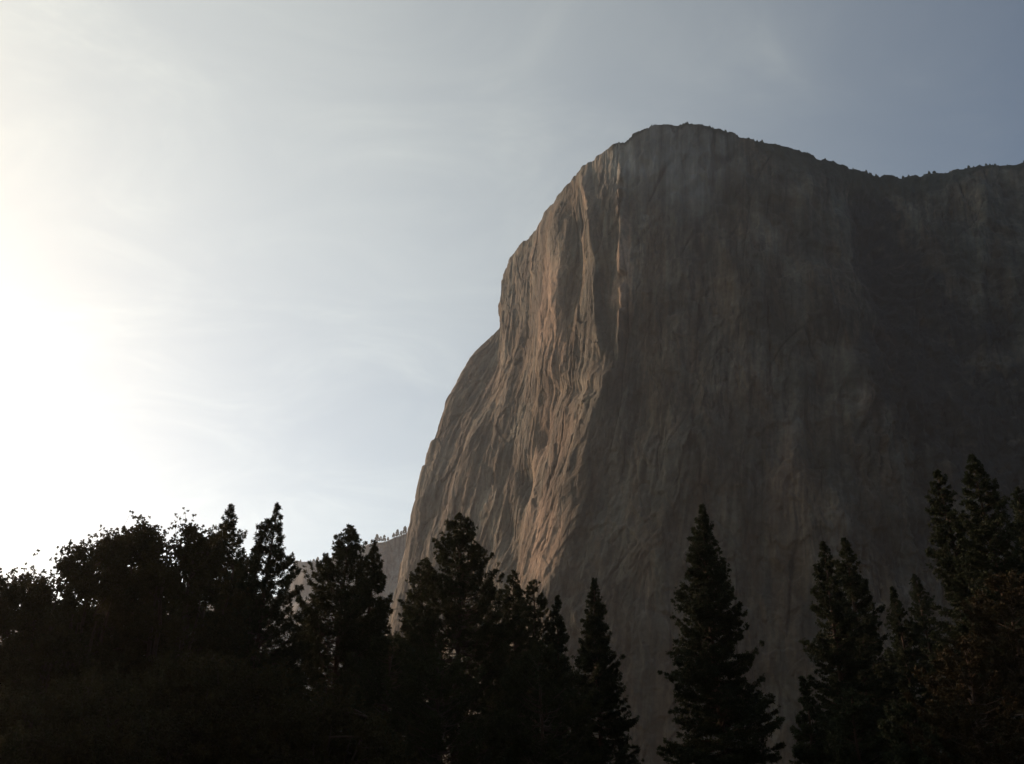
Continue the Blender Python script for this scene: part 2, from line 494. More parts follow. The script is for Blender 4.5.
    dio = (1.0 * bl(925, 375, 52, 105, 0.35) + 0.95 * bl(880, 255, 32, 45) + 0.55 * bl(1000, 420, 50, 80) + 0.5 * bl(728, 240, 26, 40)
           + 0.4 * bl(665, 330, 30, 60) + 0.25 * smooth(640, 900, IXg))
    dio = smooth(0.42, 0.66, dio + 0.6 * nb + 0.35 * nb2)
    rimd = IYg - np.interp(IXg, RIM_IMG[:, 0], RIM_IMG[:, 1])
    thick = 3 + 20 * smooth(735, 800, IXg) * (1 - smooth(930, 990, IXg)) + 4 * smooth(990, 1010, IXg)
    scr = 1 - smooth(0.3, 1.2, (rimd + 9 * nb2 + 9 * nb) / thick)
    scr = np.maximum(scr, (Vg > 1.05) * 0.6)
    scr = np.maximum(scr, 0.8 * smooth(0.25, 0.5, nb2 + 0.4 * nb) * bl(880, 300, 70, 120, 0.4))
    gold_sunlit = (bl(553, 320, 16, 80) + 0.9 * bl(545, 545, 24, 55, -0.3) + 0.7 * bl(560, 440, 20, 50, -0.3) + 0.6 * bl(592, 205, 8, 40) + 1.1 * bl(622, 265, 5, 80)
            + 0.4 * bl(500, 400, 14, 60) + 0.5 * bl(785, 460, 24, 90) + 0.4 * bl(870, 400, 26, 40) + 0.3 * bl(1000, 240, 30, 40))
    gold_sunlit = smooth(0.2, 0.9, gold_sunlit + 0.45 * nb2 * (gold_sunlit > 0.1)) * 0.75  # tan rock, plus warm sunlight painted onto the lit patches and fins
    pale = np.clip(0.85 * smooth(0.1, 0.9, bl(665, 160, 75, 48) + 0.5 * nb), 0, 1)
    def fv(lx, lz, c, o=4):
        return fbm(np.stack([sg / lx, zg / lz, np.full_like(sg, c)], 1), o, gain=0.6)
    tone = 0.5 * fv(16, 420, 101, 4) + 0.5 * fv(5, 90, 102, 3) + 1.25 * fv(60, 110, 103, 6) + 0.45 * fv(220, 260, 104, 3)
    stn = smooth(0.12, 0.42, fv(11, 650, 105, 3) + 0.35 * fv(60, 160, 106, 3)) * smooth(-0.2, 0.3, fv(90, 230, 107, 3))
    tone = np.exp(1.05 * tone) * (1 - 0.55 * stn)
    cg = np.concatenate([crk.reshape(NU, NV), np.zeros((NU, NVV - NV))], 1).ravel()
    tone = np.clip(tone * (1 - 0.6 * cg), 0.25, 2.1)
    for nm, arr in (('tone', tone), ('golden_sunlit', gold_sunlit), ('pale', pale), ('diorite', dio * np.clip(0.96 - 0.6 * smooth(0.05, 0.4, fv(26, 20, 131, 5)) - 0.25 * smooth(0.1, 0.4, fv(9, 60, 132, 3)), 0.2, 1)), ('scrub', np.clip(scr, 0, 1) * 0.85)):
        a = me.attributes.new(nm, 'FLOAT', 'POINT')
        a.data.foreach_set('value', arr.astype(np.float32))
    o = link('cliff', me)
    tag(o, 'huge sheer granite cliff with sunlit fluted prow and shaded right face', 'cliff', kind='structure')
    return uu, G[:, NV - 1], G


uu, RIM, GRID = build_cliff()

# ------------------------------------------------------------------ hazy ridge beyond
def build_ridge():
    pts = [(-260, 640), (-60, 628), (60, 612), (150, 604), (230, 600), (270, 598), (284, 592), (289, 572), (294, 560), (312, 562), (328, 564), (333, 554), (348, 548),
           (365, 543), (384, 540), (402, 534), (440, 522), (520, 510)]
    px = np.array([p[0] for p in pts], float); py = np.array([p[1] for p in pts], float)
    X = np.linspace(px[0], px[-1], 420)
    Yp = np.interp(X, px, py)
    D = 2700 + 250 * np.sin(X / 90)
    top = np.array([at(a, b, d) for a, b, d in zip(X, Yp, D)])
    top[:, 2] += 5 * fbm(np.stack([top[:, 0] / 30, top[:, 0] * 0, top[:, 0] * 0], 1), 4)
    rows = []
    for k in np.linspace(0, 1, 60):
        r = top.copy()
        r[:, 2] = top[:, 2] * k - 5 * (1 - k)
        steep = smooth(0.45, 1.0, k)
        r[:, 1] -= 520 * (1 - k) ** 1.6
        q = np.stack([r[:, 0] / 110, r[:, 2] / 190, np.zeros(len(r))], 1)
        r[:, 1] += 55 * fbm(q, 5, ridged=True) * (1 - 0.6 * k ** 8)
        rows.append(r)
    for dist, drop in ((15, -5), (60, -22), (200, -70), (600, -120), (1200, -700)):
        r = top.copy(); r[:, 1] += dist; r[:, 2] += drop
        rows.append(r)
    G = np.array(rows)
    a, b = G.shape[:2]
    idx = np.arange(a * b).reshape(a, b)
    f = np.stack([idx[:-1, :-1], idx[:-1, 1:], idx[1:, 1:], idx[1:, :-1]], -1).reshape(-1, 4)
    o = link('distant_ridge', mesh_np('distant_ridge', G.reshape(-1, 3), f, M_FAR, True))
    tag(o, 'far hazy grey rock ridge low on the skyline left of the cliff', 'ridge', kind='structure')
    return top


RTOP = build_ridge()


def build_ground():
    n = 220
    x = np.linspace(-3300, 3300, n); y = np.linspace(-2600, 4300, n)
    # denser near the viewer
    gx = np.sign(np.linspace(-1, 1, n)) * np.abs(np.linspace(-1, 1, n)) ** 1.8 * 3300
    ty = np.linspace(-1, 1, n)
    gy = np.where(ty < 0, -np.abs(ty) ** 1.8 * 2600, np.abs(ty) ** 1.8 * 4300)
    XX, YY = np.meshgrid(gx, gy, indexing='ij')
    p = np.stack([XX.ravel() / 120, YY.ravel() / 120, XX.ravel() * 0], 1)
    Z = 1.2 * fbm(p, 5).reshape(n, n) * smooth(10, 80, np.hypot(XX, YY))
    # the valley's other side, unseen, raised close behind the viewer to cut skylight
    Z += 1000 * smooth(-160, -850, YY) * (0.8 + 0.25 * perlin(np.stack([XX.ravel() / 500, YY.ravel() / 500, XX.ravel() * 0], 1)).reshape(n, n))
    V = np.stack([XX, YY, Z], -1).reshape(-1, 3)
    idx = np.arange(n * n).reshape(n, n)
    f = np.stack([idx[:-1, :-1], idx[1:, :-1], idx[1:, 1:], idx[:-1, 1:]], -1).reshape(-1, 4)
    o = link('ground', mesh_np('ground', V, f, M_GROUND, True))
    tag(o, 'dark meadow valley floor below the trees', 'ground', kind='structure')


build_ground()

# ------------------------------------------------------------------ trees
def rot_frame(d):
    """two unit vectors perpendicular to each row of d"""
    ref = np.where(np.abs(d[:, 2:3]) < 0.9, np.array([[0, 0, 1.0]]), np.array([[1.0, 0, 0]]))
    a = np.cross(d, ref); a /= np.linalg.norm(a, axis=1)[:, None] + 1e-9
    return a, np.cross(d, a)


def sticks(A, B, ra, rb, sides=3):
    """straight tapered prisms A->B for many branches at once -> verts, quads"""
    d = B - A
    d = d / (np.linalg.norm(d, axis=1)[:, None] + 1e-9)
    u, v = rot_frame(d)
    ang = np.arange(sides) * 2 * math.pi / sides
    ca, sa = np.cos(ang), np.sin(ang)
    ring = u[:, None, :] * ca[None, :, None] + v[:, None, :] * sa[None, :, None]
    va = A[:, None] + ring * np.asarray(ra).reshape(-1, 1, 1)
    vb = B[:, None] + ring * np.asarray(rb).reshape(-1, 1, 1)
    V = np.concatenate([va, vb], 1).reshape(-1, 3)
    n = len(A)
    base = (np.arange(n) * 2 * sides)[:, None, None]
    k = np.arange(sides); k2 = (k + 1) % sides
    q = np.stack([k, k2, k2 + sides, k + sides], 1)[None]
    return V, (base + q).reshape(-1, 4)


def tube(P, r, sides=8):
    """one smooth tapered tube through points P"""
    P = np.asarray(P, float); r = np.asarray(r, float)
    t = np.gradient(P, axis=0); t /= np.linalg.norm(t, axis=1)[:, None] + 1e-9
    u, v = rot_frame(t)
    ang = np.arange(sides) * 2 * math.pi / sides
    ring = u[:, None] * np.cos(ang)[None, :, None] + v[:, None] * np.sin(ang)[None, :, None]
    V = (P[:, None] + ring * r[:, None, None]).reshape(-1, 3)
    n = len(P)
    idx = np.arange(n * sides).reshape(n, sides)
    nx = np.roll(idx, -1, 1)
    return V, np.stack([idx[:-1], nx[:-1], nx[1:], idx[1:]], -1).reshape(-1, 4)


def join(parts):
    V, Fs, o = [], [], 0
    for v, f in parts:
        V.append(v); Fs.append(f + o); o += len(v)
    return np.concatenate(V), np.concatenate(Fs)


def needles(C0, D0, rng, m, length, width, spread=0.9):
    """m thin pointed leaves radiating from each tuft centre; flat triangles with a fold"""
    C1 = np.repeat(C0, m, 0); D1 = np.repeat(D0, m, 0)
    d = D1 * (1 - spread * 0.5) + rng.normal(size=C1.shape) * spread * 0.6
    d /= np.linalg.norm(d, axis=1)[:, None] + 1e-9
    u, v = rot_frame(d)
    ph = rng.uniform(0, 2 * math.pi, len(C1))[:, None]
    s = u * np.cos(ph) + v * np.sin(ph)
    L = length * rng.uniform(0.6, 1.15, len(C1))[:, None]
    w = width * rng.uniform(0.7, 1.3, len(C1))[:, None]
    a = C1 - s * w * 0.3; b = C1 + s * w * 0.3
    mid = C1 + d * L * 0.55
    V = np.stack([C1 - d * L * 0.1, mid + s * w, C1 + d * L, mid - s * w], 1).reshape(-1, 3)
    f = np.arange(len(V)).reshape(-1, 4)
    return V, f


def conifer_geo(h, rad, seed, kind='fir', crown=0.12, p=0.8, lean=0.0, ragged=0.35, dens=1.0, twin=None):
    rng = np.random.default_rng(seed)
    # trunk
    tz = np.linspace(0, 1, 14)
    bend = np.stack([lean * h * tz ** 2 + 0.12 * np.sin(tz * 7 + seed), 0.1 * np.cos(tz * 5 + seed) * tz, tz * h], 1)
    r0 = 0.011 * h + 0.05
    trunk = tube(bend, r0 * (1 - tz) ** 0.85 + 0.02, 9)
    def trunk_at(t):
        return np.stack([np.interp(t, tz, bend[:, i]) for i in range(3)], 1)
    # branches
    if kind == 'pine':
        nb = int(h * 10.0 * dens)
    else:
        nb = int(h * 12.0 * dens)
    t = crown + (1 - crown) * (np.arange(nb) + rng.uniform(0, 1, nb)) / nb
    t = np.clip(t ** 0.97, crown, 0.995)
    az = rng.uniform(0, 2 * math.pi, nb)
    prof = ((1 - t) / (1 - crown)) ** p
    if kind == 'pine':
        prof = np.minimum(1.0, 1.55 * prof) * (0.75 + 0.25 * np.minimum(1, (t - crown) * 5 + 0.3))
    lump = 1 + ragged * 1.3 * perlin(np.stack([np.cos(az) * 1.3 + seed, np.sin(az) * 1.3, t * h / 2.6], 1)) + rng.normal(size=nb) * ragged * 0.34
    gapn = perlin(np.stack([np.cos(az) * 1.1 + 9 + seed, np.sin(az) * 1.1, t * h / 1.5], 1))
    lump = np.where(gapn < -0.35, lump * 0.62, np.where(gapn > 0.5, lump * 1.18, lump))
    L = np.maximum(rad * prof * np.clip(lump, 0.3, 1.6), 0.08)
    if kind == 'pine':
        up0 = 0.05 + 0.75 * (t - crown) ; droop = 0.35
    else:
        up0 = -0.25 + 0.95 * (t - crown) / (1 - crown); droop = 0.05
    up0 = up0 + rng.normal(size=nb) * 0.2
    dirh = np.stack([np.cos(az), np.sin(az), np.zeros(nb)], 1)
    A0 = trunk_at(t)
    def bp(k):                                  # point on each branch at k
        q = A0 + dirh * (L * k)[:, None]
        q[:, 2] += L * (up0 * k - droop * k * (1 - k) * 1.5 + 0.16 * k ** 3)
        return q
    wood, NSEG = [], 4
    ks = np.linspace(0, 1, NSEG + 1)
    rb = 0.012 * L + 0.012
    for i in range(NSEG):
        wood.append(sticks(bp(ks[i]), bp(ks[i + 1]), rb * (1 - ks[i]) + 0.006, rb * (1 - ks[i + 1]) + 0.006))
    # twigs
    TC, TD, TA, TB = [], [], [], []
    ntw = np.maximum(2, (L * (6.0 if kind == 'pine' else 6.4)).astype(int))
    bi = np.repeat(np.arange(nb), ntw)
    kk = rng.uniform(0.38 if kind == 'pine' else 0.12, 1.0, len(bi)) ** (0.75 if kind == 'pine' else 0.9)
    side = rng.choice([-1, 1], len(bi))
    base = A0[bi] + dirh[bi] * (L[bi] * kk)[:, None]
    base[:, 2] += L[bi] * (up0[bi] * kk - droop * kk * (1 - kk) * 1.5 + 0.16 * kk ** 3)
    perp = np.stack([-np.sin(az[bi]), np.cos(az[bi]), np.zeros(len(bi))], 1) * side[:, None]
    tl = (0.20 * np.minimum(1, L[bi] / 0.9) + 0.28 * L[bi] * (1.1 - kk)) * rng.uniform(0.5, 1.2, len(bi))
    td = dirh[bi] * 0.75 + perp * rng.uniform(0.4, 1.1, len(bi))[:, None]
    td[:, 2] += rng.normal(size=len(bi)) * 0.2 + (0.35 if kind == 'pine' else -0.12)
    td /= np.linalg.norm(td, axis=1)[:, None]
    tip = base + td * tl[:, None]
    wood.append(sticks(base, tip, np.full(len(bi), 0.010), np.full(len(bi), 0.005)))
    if kind == 'pine':
        C0 = np.concatenate([tip, base + td * tl[:, None] * 0.55, bp(np.ones(nb))])
        D0 = np.concatenate([td, td, dirh])
        near = np.linalg.norm(C0[:, :2] - trunk_at(C0[:, 2] / h)[:, :2], axis=1)
        keep = rng.random(len(C0)) < np.clip(near / 0.45, 0.35, 1)
        leaf = needles((C0 + rng.normal(size=C0.shape) * 0.05)[keep], D0[keep], rng, 16, 0.27, 0.026, 1.0)
    else:
        C0 = np.concatenate([base + td * tl[:, None] * f for f in (0.15, 0.5, 0.85, 1.0)] + [bp(np.ones(nb))])
        D0 = np.concatenate([td] * 4 + [dirh])
        leaf = needles(C0 + rng.normal(size=C0.shape) * 0.04, D0, rng, 10, 0.24, 0.030, 0.9)
    # leading shoot
    topc = trunk_at(np.linspace(0.95, 0.997, 7))
    lead = needles(topc, np.tile([[0, 0, 1.0]], (7, 1)), rng, 12, 0.17, 0.022, 0.7)
    return trunk, join(wood), join([leaf, lead])


def oak_geo(h, rad, seed, squash=0.9, nl=60, leafn=26):
    rng = np.random.default_rng(seed)
    trunk_h = h * 0.22
    parts_t, wood = [], []
    nst = rng.integers(2, 4)
    tz = np.linspace(0, 1, 8)
    stem = np.stack([0.25 * np.sin(tz * 3 + seed), 0.25 * np.cos(tz * 2 + seed) - 0.25, tz * trunk_h], 1)
    r0 = 0.02 * h + 0.06
    parts_t.append(tube(stem, r0 * (1.25 - 0.35 * tz), 10))
    top = stem[-1]
    # lobes in a rounded crown
    L = []
    while len(L) < nl:
        q = rng.normal(size=3); q /= np.linalg.norm(q)
        r = rng.uniform(0.5, 1.0) ** 0.45
        c = np.array([q[0] * rad * r, q[1] * rad * r, h * 0.56 + q[2] * h * 0.42 * r * squash])
        if c[2] < h * 0.13: continue
        if c[2] > h * 0.60 and math.hypot(c[0], c[1]) > rad * 1.2 * (1 - (c[2] / h - 0.52) / 0.55): continue
        if all(np.linalg.norm(c - e) > 0.19 * rad for e in L): L.append(c)
        elif rng.random() < 0.02: L.append(c)
    L = np.array(L)
    L[:, 2] *= h * 0.965 / max(L[:, 2].max() + 0.6, 1)
    # a few leading limbs, then boughs from the nearest limb to every lobe
    limbs = []
    for j in range(7):
        a = j * 2 * math.pi / 7 + rng.uniform(-0.4, 0.4)
        rr = rad * rng.uniform(0.15, 0.6)
        e = np.array([math.cos(a) * rr, math.sin(a) * rr, h * rng.uniform(0.6, 0.86)])
        k = np.linspace(0, 1, 9)[:, None]
        mid = top * 0.5 + e * 0.5 + np.array([math.cos(a), math.sin(a), 0]) * rad * 0.18
        P = (1 - k) ** 2 * top + 2 * k * (1 - k) * mid + k ** 2 * e
        P += rng.normal(size=P.shape) * 0.07 * np.sin(k * math.pi)
        wood.append(tube(P, (r0 * 0.55) * (1 - 0.8 * k[:, 0]), 6))
        limbs.append(P)
    LP = np.concatenate(limbs)
    TC, TD = [], []
    for c in L:
        w = np.linalg.norm(LP - c, axis=1) + np.maximum(0, LP[:, 2] - c[2]) * 2
        b = LP[np.argmin(w)]
        k = np.linspace(0, 1, 6)[:, None]
        mid = (b + c) / 2 + np.array([0, 0, 0.3]) + rng.normal(size=3) * 0.25
        P = (1 - k) ** 2 * b + 2 * k * (1 - k) * mid + k ** 2 * c
        wood.append(tube(P, 0.07 * (1 - 0.75 * k[:, 0]), 5))
        R1 = rng.uniform(0.12, 0.22) * rad + 0.3
        nt = rng.integers(18, 30)
        ends = c + rng.normal(size=(nt, 3)) * np.array([0.85, 0.85, 1.1]) * R1 * 0.62
        wood.append(sticks(np.repeat(P[3:4], nt, 0) * 0.5 + np.repeat(P[5:6], nt, 0) * 0.5, ends, np.full(nt, 0.018), np.full(nt, 0.006)))
        dd = ends - c; dd /= np.linalg.norm(dd, axis=1)[:, None] + 1e-6
        TC.append(ends); TD.append(dd)
        TC.append(ends * 0.6 + P[4] * 0.4); TD.append(dd)
        TC.append(c + rng.normal(size=(nt, 3)) * R1 * 0.3); TD.append(dd)
    TC = np.concatenate(TC); TD = np.concatenate(TD)
    # twigs fan out from every end, with leaves along them
    m = 3
    C2 = np.repeat(TC, m, 0); D2 = np.repeat(TD, m, 0) * 0.6 + rng.normal(size=(len(C2), 3)) * 0.6
    D2[:, 2] += 0.15
    C2 = C2 + D2 * rng.uniform(0.04, 0.24, (len(C2), 1))
    V, f = needles(C2, D2, rng, max(3, leafn // m), 0.17, 0.056, 1.2)
    return join(parts_t), join(wood), (V, f)


def tree(name, label, cat, pos, geo, mleaf, group=None, rz=0.0):
    root = bpy.data.objects.new(name, None)
    root.empty_display_size = 1.0
    COL.objects.link(root)
    root.location = pos
    root.rotation_euler = (0, 0, rz)
    tag(root, label, cat, group)
    for nm, g, m in (('trunk', geo[0], M_BARK), ('branches', geo[1], M_BARK), ('crown', geo[2], mleaf)):
        link(nm, mesh_np(nm, g[0], g[1], m, nm != 'crown'), root)
    return root


def px2m(n, depth):
    return n / F * depth


# conifers: top in the photo, distance, crown half width (m at its widest), kind, extras, words
CON = [
    # px, py, depth, rad, kind, dict, label
    (231, 505, 78, 4.0, 'pine', dict(crown=.2, p=.95, ragged=.42), 'slender spiky pine rising just above the right end of the oaks'),
    (274, 504, 76, 3.7, 'pine', dict(crown=.15, p=.95, dens=1.4, ragged=.42, lean=.01), 'ragged pine with a thin leaning top left of the hazy ridge'),
    (348, 525, 82, 4.5, 'pine', dict(crown=.12, p=.85, dens=1.5, ragged=.3), 'broad bushy pine standing in front of the hazy ridge'),
    (373, 541, 84, 2.8, 'pine', dict(crown=.2, p=.9, dens=1.4, ragged=.3), 'second shorter pine top pressed against the bushy pine by the ridge'),
    (421, 560, 104, 3.0, 'pine', dict(crown=.12, p=.8, ragged=.3), 'shorter pine under the cliff edge left of the tall dark pine'),
    (461, 514, 88, 6.0, 'pine', dict(crown=.1, p=.85, dens=1.4, ragged=.32), 'tall dark layered pine in front of the cliff foot, left of centre'),
    (514, 571, 104, 3.4, 'pine', dict(crown=.12, p=.85, dens=1.3, ragged=.3), 'leftmost of three medium pines below the sunlit rock'),
    (535, 580, 108, 3.0, 'pine', dict(crown=.12, p=.7, ragged=.3), 'middle one of three medium pines below the sunlit rock'),
    (558, 596, 106, 2.9, 'fir', dict(crown=.1, p=.75, ragged=.3), 'rightmost and lowest of three medium pines below the sunlit rock'),
    (594, 579, 92, 4.5, 'fir', dict(crown=.06, p=.95, ragged=.3, dens=1.35), 'narrow pointed fir standing alone at centre with cliff on its right'),
    (701, 505, 80, 5.4, 'fir', dict(crown=.06, p=.9, ragged=.28, dens=1.4), 'tallest dense cone shaped fir standing alone against the shaded wall'),
    (822, 542, 86, 4.0, 'fir', dict(crown=.08, p=.8, ragged=.35), 'left one of two close dark firs with level pointed tops'),
    (843, 538, 92, 4.6, 'fir', dict(crown=.08, p=.8, ragged=.35), 'right one of two close dark firs with level pointed tops'),
    (803, 678, 70, 2.6, 'fir', dict(crown=.05, p=.9, ragged=.3), 'small young fir at the foot of the two close firs'),
    (893, 587, 98, 4.4, 'fir', dict(crown=.08, p=.9, ragged=.35), 'low pointed fir between the two close firs and the tall right group'),
    (938, 471, 76, 4.2, 'fir', dict(crown=.08, p=.72, ragged=.3), 'tall fir left of the tallest tree at right'),
    (972, 456, 72, 4.8, 'fir', dict(crown=.06, p=.75, ragged=.3), 'tallest dark fir in the group at the right edge'),
    (1016, 488, 80, 4.5, 'fir', dict(crown=.08, p=.75, ragged=.3), 'fir half cut off by the right edge of the view'),
    # fillers behind and below
    (392, 640, 70, 3.2, 'pine', dict(crown=.1, p=.6, ragged=.3), 'low pine in front of the gap between bushy pine and tall dark pine'),
    (488, 585, 112, 3.6, 'pine', dict(crown=.1, p=.6, ragged=.3), 'hidden pine behind and right of the tall dark pine'),
    (306, 628, 98, 3.6, 'pine', dict(crown=.1, p=.6, ragged=.3), 'low dark pine filling the dip beside the bushy pine'),
    (250, 560, 108, 4.6, 'pine', dict(crown=.1, p=.6, ragged=.3), 'pine behind the spiky pines at the end of the oaks'),
    (865, 610, 112, 4.5, 'fir', dict(crown=.08, p=.8, ragged=.35), 'fir half hidden behind the two close firs'),
    (915, 575, 108, 4.6, 'fir', dict(crown=.06, p=.8, ragged=.35), 'fir behind the low pointed one at right'),
    (540, 655, 72, 3.6, 'pine', dict(crown=.06, p=.6, ragged=.3), 'low near pine in front of the three medium pines'),
    (440, 660, 66, 3.6, 'pine', dict(crown=.06, p=.6, ragged=.3), 'low near pine in front of the tall dark pine'),
    (905, 700, 58, 3.4, 'fir', dict(crown=.04, p=.8, ragged=.35), 'short near fir at the bottom right below the low pointed fir'),
    (850, 690, 62, 3.4, 'fir', dict(crown=.04, p=.8, ragged=.35), 'short near fir in front of the two close firs'),
    (1002, 575, 60, 3.8, 'olive', dict(crown=.05, p=.7, ragged=.3), 'olive brown conifer in front of the tall firs at the right edge'),
    (962, 640, 56, 3.2, 'olive', dict(crown=.05, p=.7, ragged=.3), 'smaller olive brown conifer at the foot of the tall firs'),
    # outside the frame, beside the view
    (1075, 470, 78, 4.8, 'fir', dict(crown=.08, p=.8, ragged=.35), 'fir beyond the right edge of the view'),
    (1150, 500, 84, 4.8, 'fir', dict(crown=.08, p=.8, ragged=.35), 'farther fir beyond the right edge of the view'),
]
for i, (px, py, dep, rad, kind, kw, lab) in enumerate(CON):
    P = at(px, py, dep)
    h = P[2] + 0.1
    geo = conifer_geo(h, rad, 100 + i * 7, 'fir' if kind == 'fir' else 'pine', **kw)
    tree('pine_tree' if kind != 'fir' else 'fir_tree', lab, 'pine tree' if kind != 'fir' else 'fir tree', (P[0], P[1], -0.1), geo,
         {'pine': M_PINE, 'olive': M_BROWN, 'fir': M_FIR}[kind], 'pines in front of the cliff' if kind != 'fir' else 'firs in front of the cliff')

# oaks: px, py (top), depth, radius, material, label
OAK = [
    (22, 568, 62, 3.4, M_OAK, 'lowest broadleaf tree at the left edge of the view', 60),
    (46, 566, 66, 3.4, M_OAK, 'low broadleaf crown just right of the lowest one at the left edge', 50),
    (76, 547, 62, 3.1, M_OAK, 'narrow broadleaf crown on the left shoulder of the highest oak clump', 50),
    (106, 527, 64, 3.6, M_OAK, 'rounded oak crown in the middle of the left treeline', 64),
    (150, 511, 68, 3.9, M_OAK, 'tall oak crown right of the rounded oak crown', 80),
    (190, 513, 66, 3.9, M_OAK, 'tall oak crown nearest the spiky pine', 80),
    (214, 524, 70, 3.2, M_OAK, 'narrow broadleaf crown touching the spiky pine', 56),
    (130, 555, 76, 4.2, M_OAK, 'oak filling the dip between the two highest oak crowns', 60),
    (60, 606, 84, 5.5, M_OAK, 'oak behind the left part of the treeline', 60),
    (172, 590, 86, 6.0, M_OAK, 'oak behind the middle of the treeline', 64),
    (110, 672, 50, 4.0, M_OAK, 'low near oak below the rounded oak crown', 60),
    (190, 650, 54, 4.0, M_OAK, 'low near oak below the tall oak crown', 60),
    (252, 660, 56, 4.2, M_OAK, 'low near oak below the spiky pines', 64),
    (330, 690, 58, 4.4, M_OAK, 'low near oak below the bushy pine', 64),
    (22, 690, 48, 3.6, M_OAK, 'low near oak at the bottom left corner', 60),
    (-60, 560, 66, 5.0, M_OAK, 'oak beyond the left edge of the view', 80),
]
for i, (px, py, dep, rad, m, lab, nl) in enumerate(OAK):
    P = at(px, py, dep)
    geo = oak_geo(P[2], rad, 900 + i * 11, nl=nl)
    tree('oak_tree', lab, 'oak tree', (P[0], P[1], -0.1), geo, m, 'oaks and broadleaf trees')

# small trees on the skyline of the cliff and of the ridge: a few meshes, many copies
def small_set():
    out = []
    for k in range(4):
        rng = np.random.default_rng(50 + k)
        h = 1.0
        tz = np.linspace(0, 1, 5)
        tr = tube(np.stack([tz * 0, tz * 0, tz], 1), 0.03 * (1 - tz) + 0.005, 5)
        nb = 90
        t = rng.uniform(0.12, 1, nb); az = rng.uniform(0, 6.283, nb)
        r = (0.30 if k < 2 else 0.42) * (1 - t) ** 0.6 * rng.uniform(0.4, 1, nb) + 0.02
        C0 = np.stack([np.cos(az) * r, np.sin(az) * r, t], 1)
        D0 = np.stack([np.cos(az), np.sin(az), 0.3 + az * 0], 1)
        lf = needles(C0, D0, rng, 9, 0.14, 0.035, 1.0)
        out.append((mesh_np('trunk', *tr, M_BARK, True), mesh_np('crown', *lf, M_PINE, False)))
    return out


SM = small_set()


def small_tree(p, h, k, label, group):
    r = bpy.data.objects.new('small_pine', None)
    COL.objects.link(r)
    r.location = p; r.scale = (h, h, h)
    r.rotation_euler = (0, 0, (p[0] * 1.7) % 6.28)
    tag(r, label, 'pine tree', group)
    for nm, me in zip(('trunk', 'crown'), SM[k]):
        link(nm, me, r)


rng = np.random.default_rng(5)
for j in range(260):
    if j % 5 == 0:
        uc = 0.36 + 0.60 * rng.random() ** 0.62
    u = uc + rng.normal() * 0.004
    i = int(np.argmin(np.abs(uu - u)))
    k = rng.integers(0, 4)
    base = GRID[i, 520 + int(rng.integers(0, 3))]
    big = rng.random() < 0.12
    h = (6 if big else 3.0 * math.exp(rng.normal() * 0.35)) * rng.uniform(0.7, 1.2) * (0.6 if u < 0.6 else 1.0)
    small_tree((base[0], base[1], base[2] - 0.6), h, int(k), 'tiny dark tree on the top rim of the cliff', 'small trees along the cliff rim')
RPX = np.linspace(-260, 520, 420)
for x, h in ((313, 13), (317, 19), (321, 12), (324, 16), (336, 10), (352, 9), (366, 12), (371, 9), (377, 22), (380, 15), (384, 18), (388, 10), (393, 14), (398, 20), (401, 13), (404, 24), (408, 12),
             (300, 8), (215, 14), (160, 12), (120, 15), (60, 12), (20, 14)):
    b = RTOP[int(np.argmin(np.abs(RPX - x)))]
    small_tree((b[0], b[1] + 3, b[2] - 3), h * 0.95, int(rng.integers(0, 4)), 'tiny grey tree on the far hazy ridge', 'small trees along the far ridge')

# ------------------------------------------------------------------ light, air and sky
SUN_AZ = -50.5      # degrees from +Y, negative = left
SUN_EL = 17.0
world = bpy.data.worlds.new('World')
sc.world = world
world.use_nodes = True
wt = world.node_tree
wt.nodes.clear()
wo = wt.nodes.new('ShaderNodeOutputWorld')
bg = wt.nodes.new('ShaderNodeBackground')
sky = wt.nodes.new('ShaderNodeTexSky')
sky.sky_type = 'NISHITA'
sky.sun_disc = False
sky.sun_elevation = R(SUN_EL)
sky.sun_rotation = R(SUN_AZ)
sky.altitude = 1200
sky.air_density = 1.0
sky.dust_density = 1.4
sky.ozone_density = 1.2
bg.inputs['Strength'].default_value = 0.1


def wn(typ, ins=None, **kw):
    nd = wt.nodes.new(typ)
    for k, v in kw.items():
        setattr(nd, k, v)
    for k, v in (ins or {}).items():
        if isinstance(v, bpy.types.NodeSocket):
            wt.links.new(v, nd.inputs[k])
        else:
            nd.inputs[k].default_value = v
    return nd


def wm(op, a, b=0.0, clamp=False):
    return wn('ShaderNodeMath', {0: a, 1: b}, operation=op, use_clamp=clamp).outputs[0]


# thin smoky veil of high cloud: lit from behind, so brightest around the sun
wdir = wn('ShaderNodeTexCoord').outputs['Generated']
sa, se_ = R(SUN_AZ - 5.0), R(SUN_EL)
dot = wn('ShaderNodeVectorMath', {0: wdir, 1: (math.sin(sa) * math.cos(se_), math.cos(sa) * math.cos(se_), math.sin(se_))}, operation='DOT_PRODUCT').outputs['Value']
ang = wm('ARCCOSINE', wm('MINIMUM', dot, 0.9999))
glow = wm('MULTIPLY', wm('EXPONENT', wm('MULTIPLY', wm('POWER', wm('DIVIDE', ang, 1.18), 3.6), -1.0)), 4.9)
sep = wn('ShaderNodeSeparateXYZ', {0: wdir})
zz = wm('MAXIMUM', wm('ADD', sep.outputs['Z'], 0.12), 0.05)
flat = wn('ShaderNodeCombineXYZ', {0: wm('DIVIDE', sep.outputs['X'], zz), 1: wm('DIVIDE', sep.outputs['Y'], zz), 2: 0.0}).outputs[0]
mp = wn('ShaderNodeMapping', {'Vector': flat, 'Rotation': (0, 0, R(28)), 'Scale': (1.0, 1.35, 1.0)}).outputs[0]
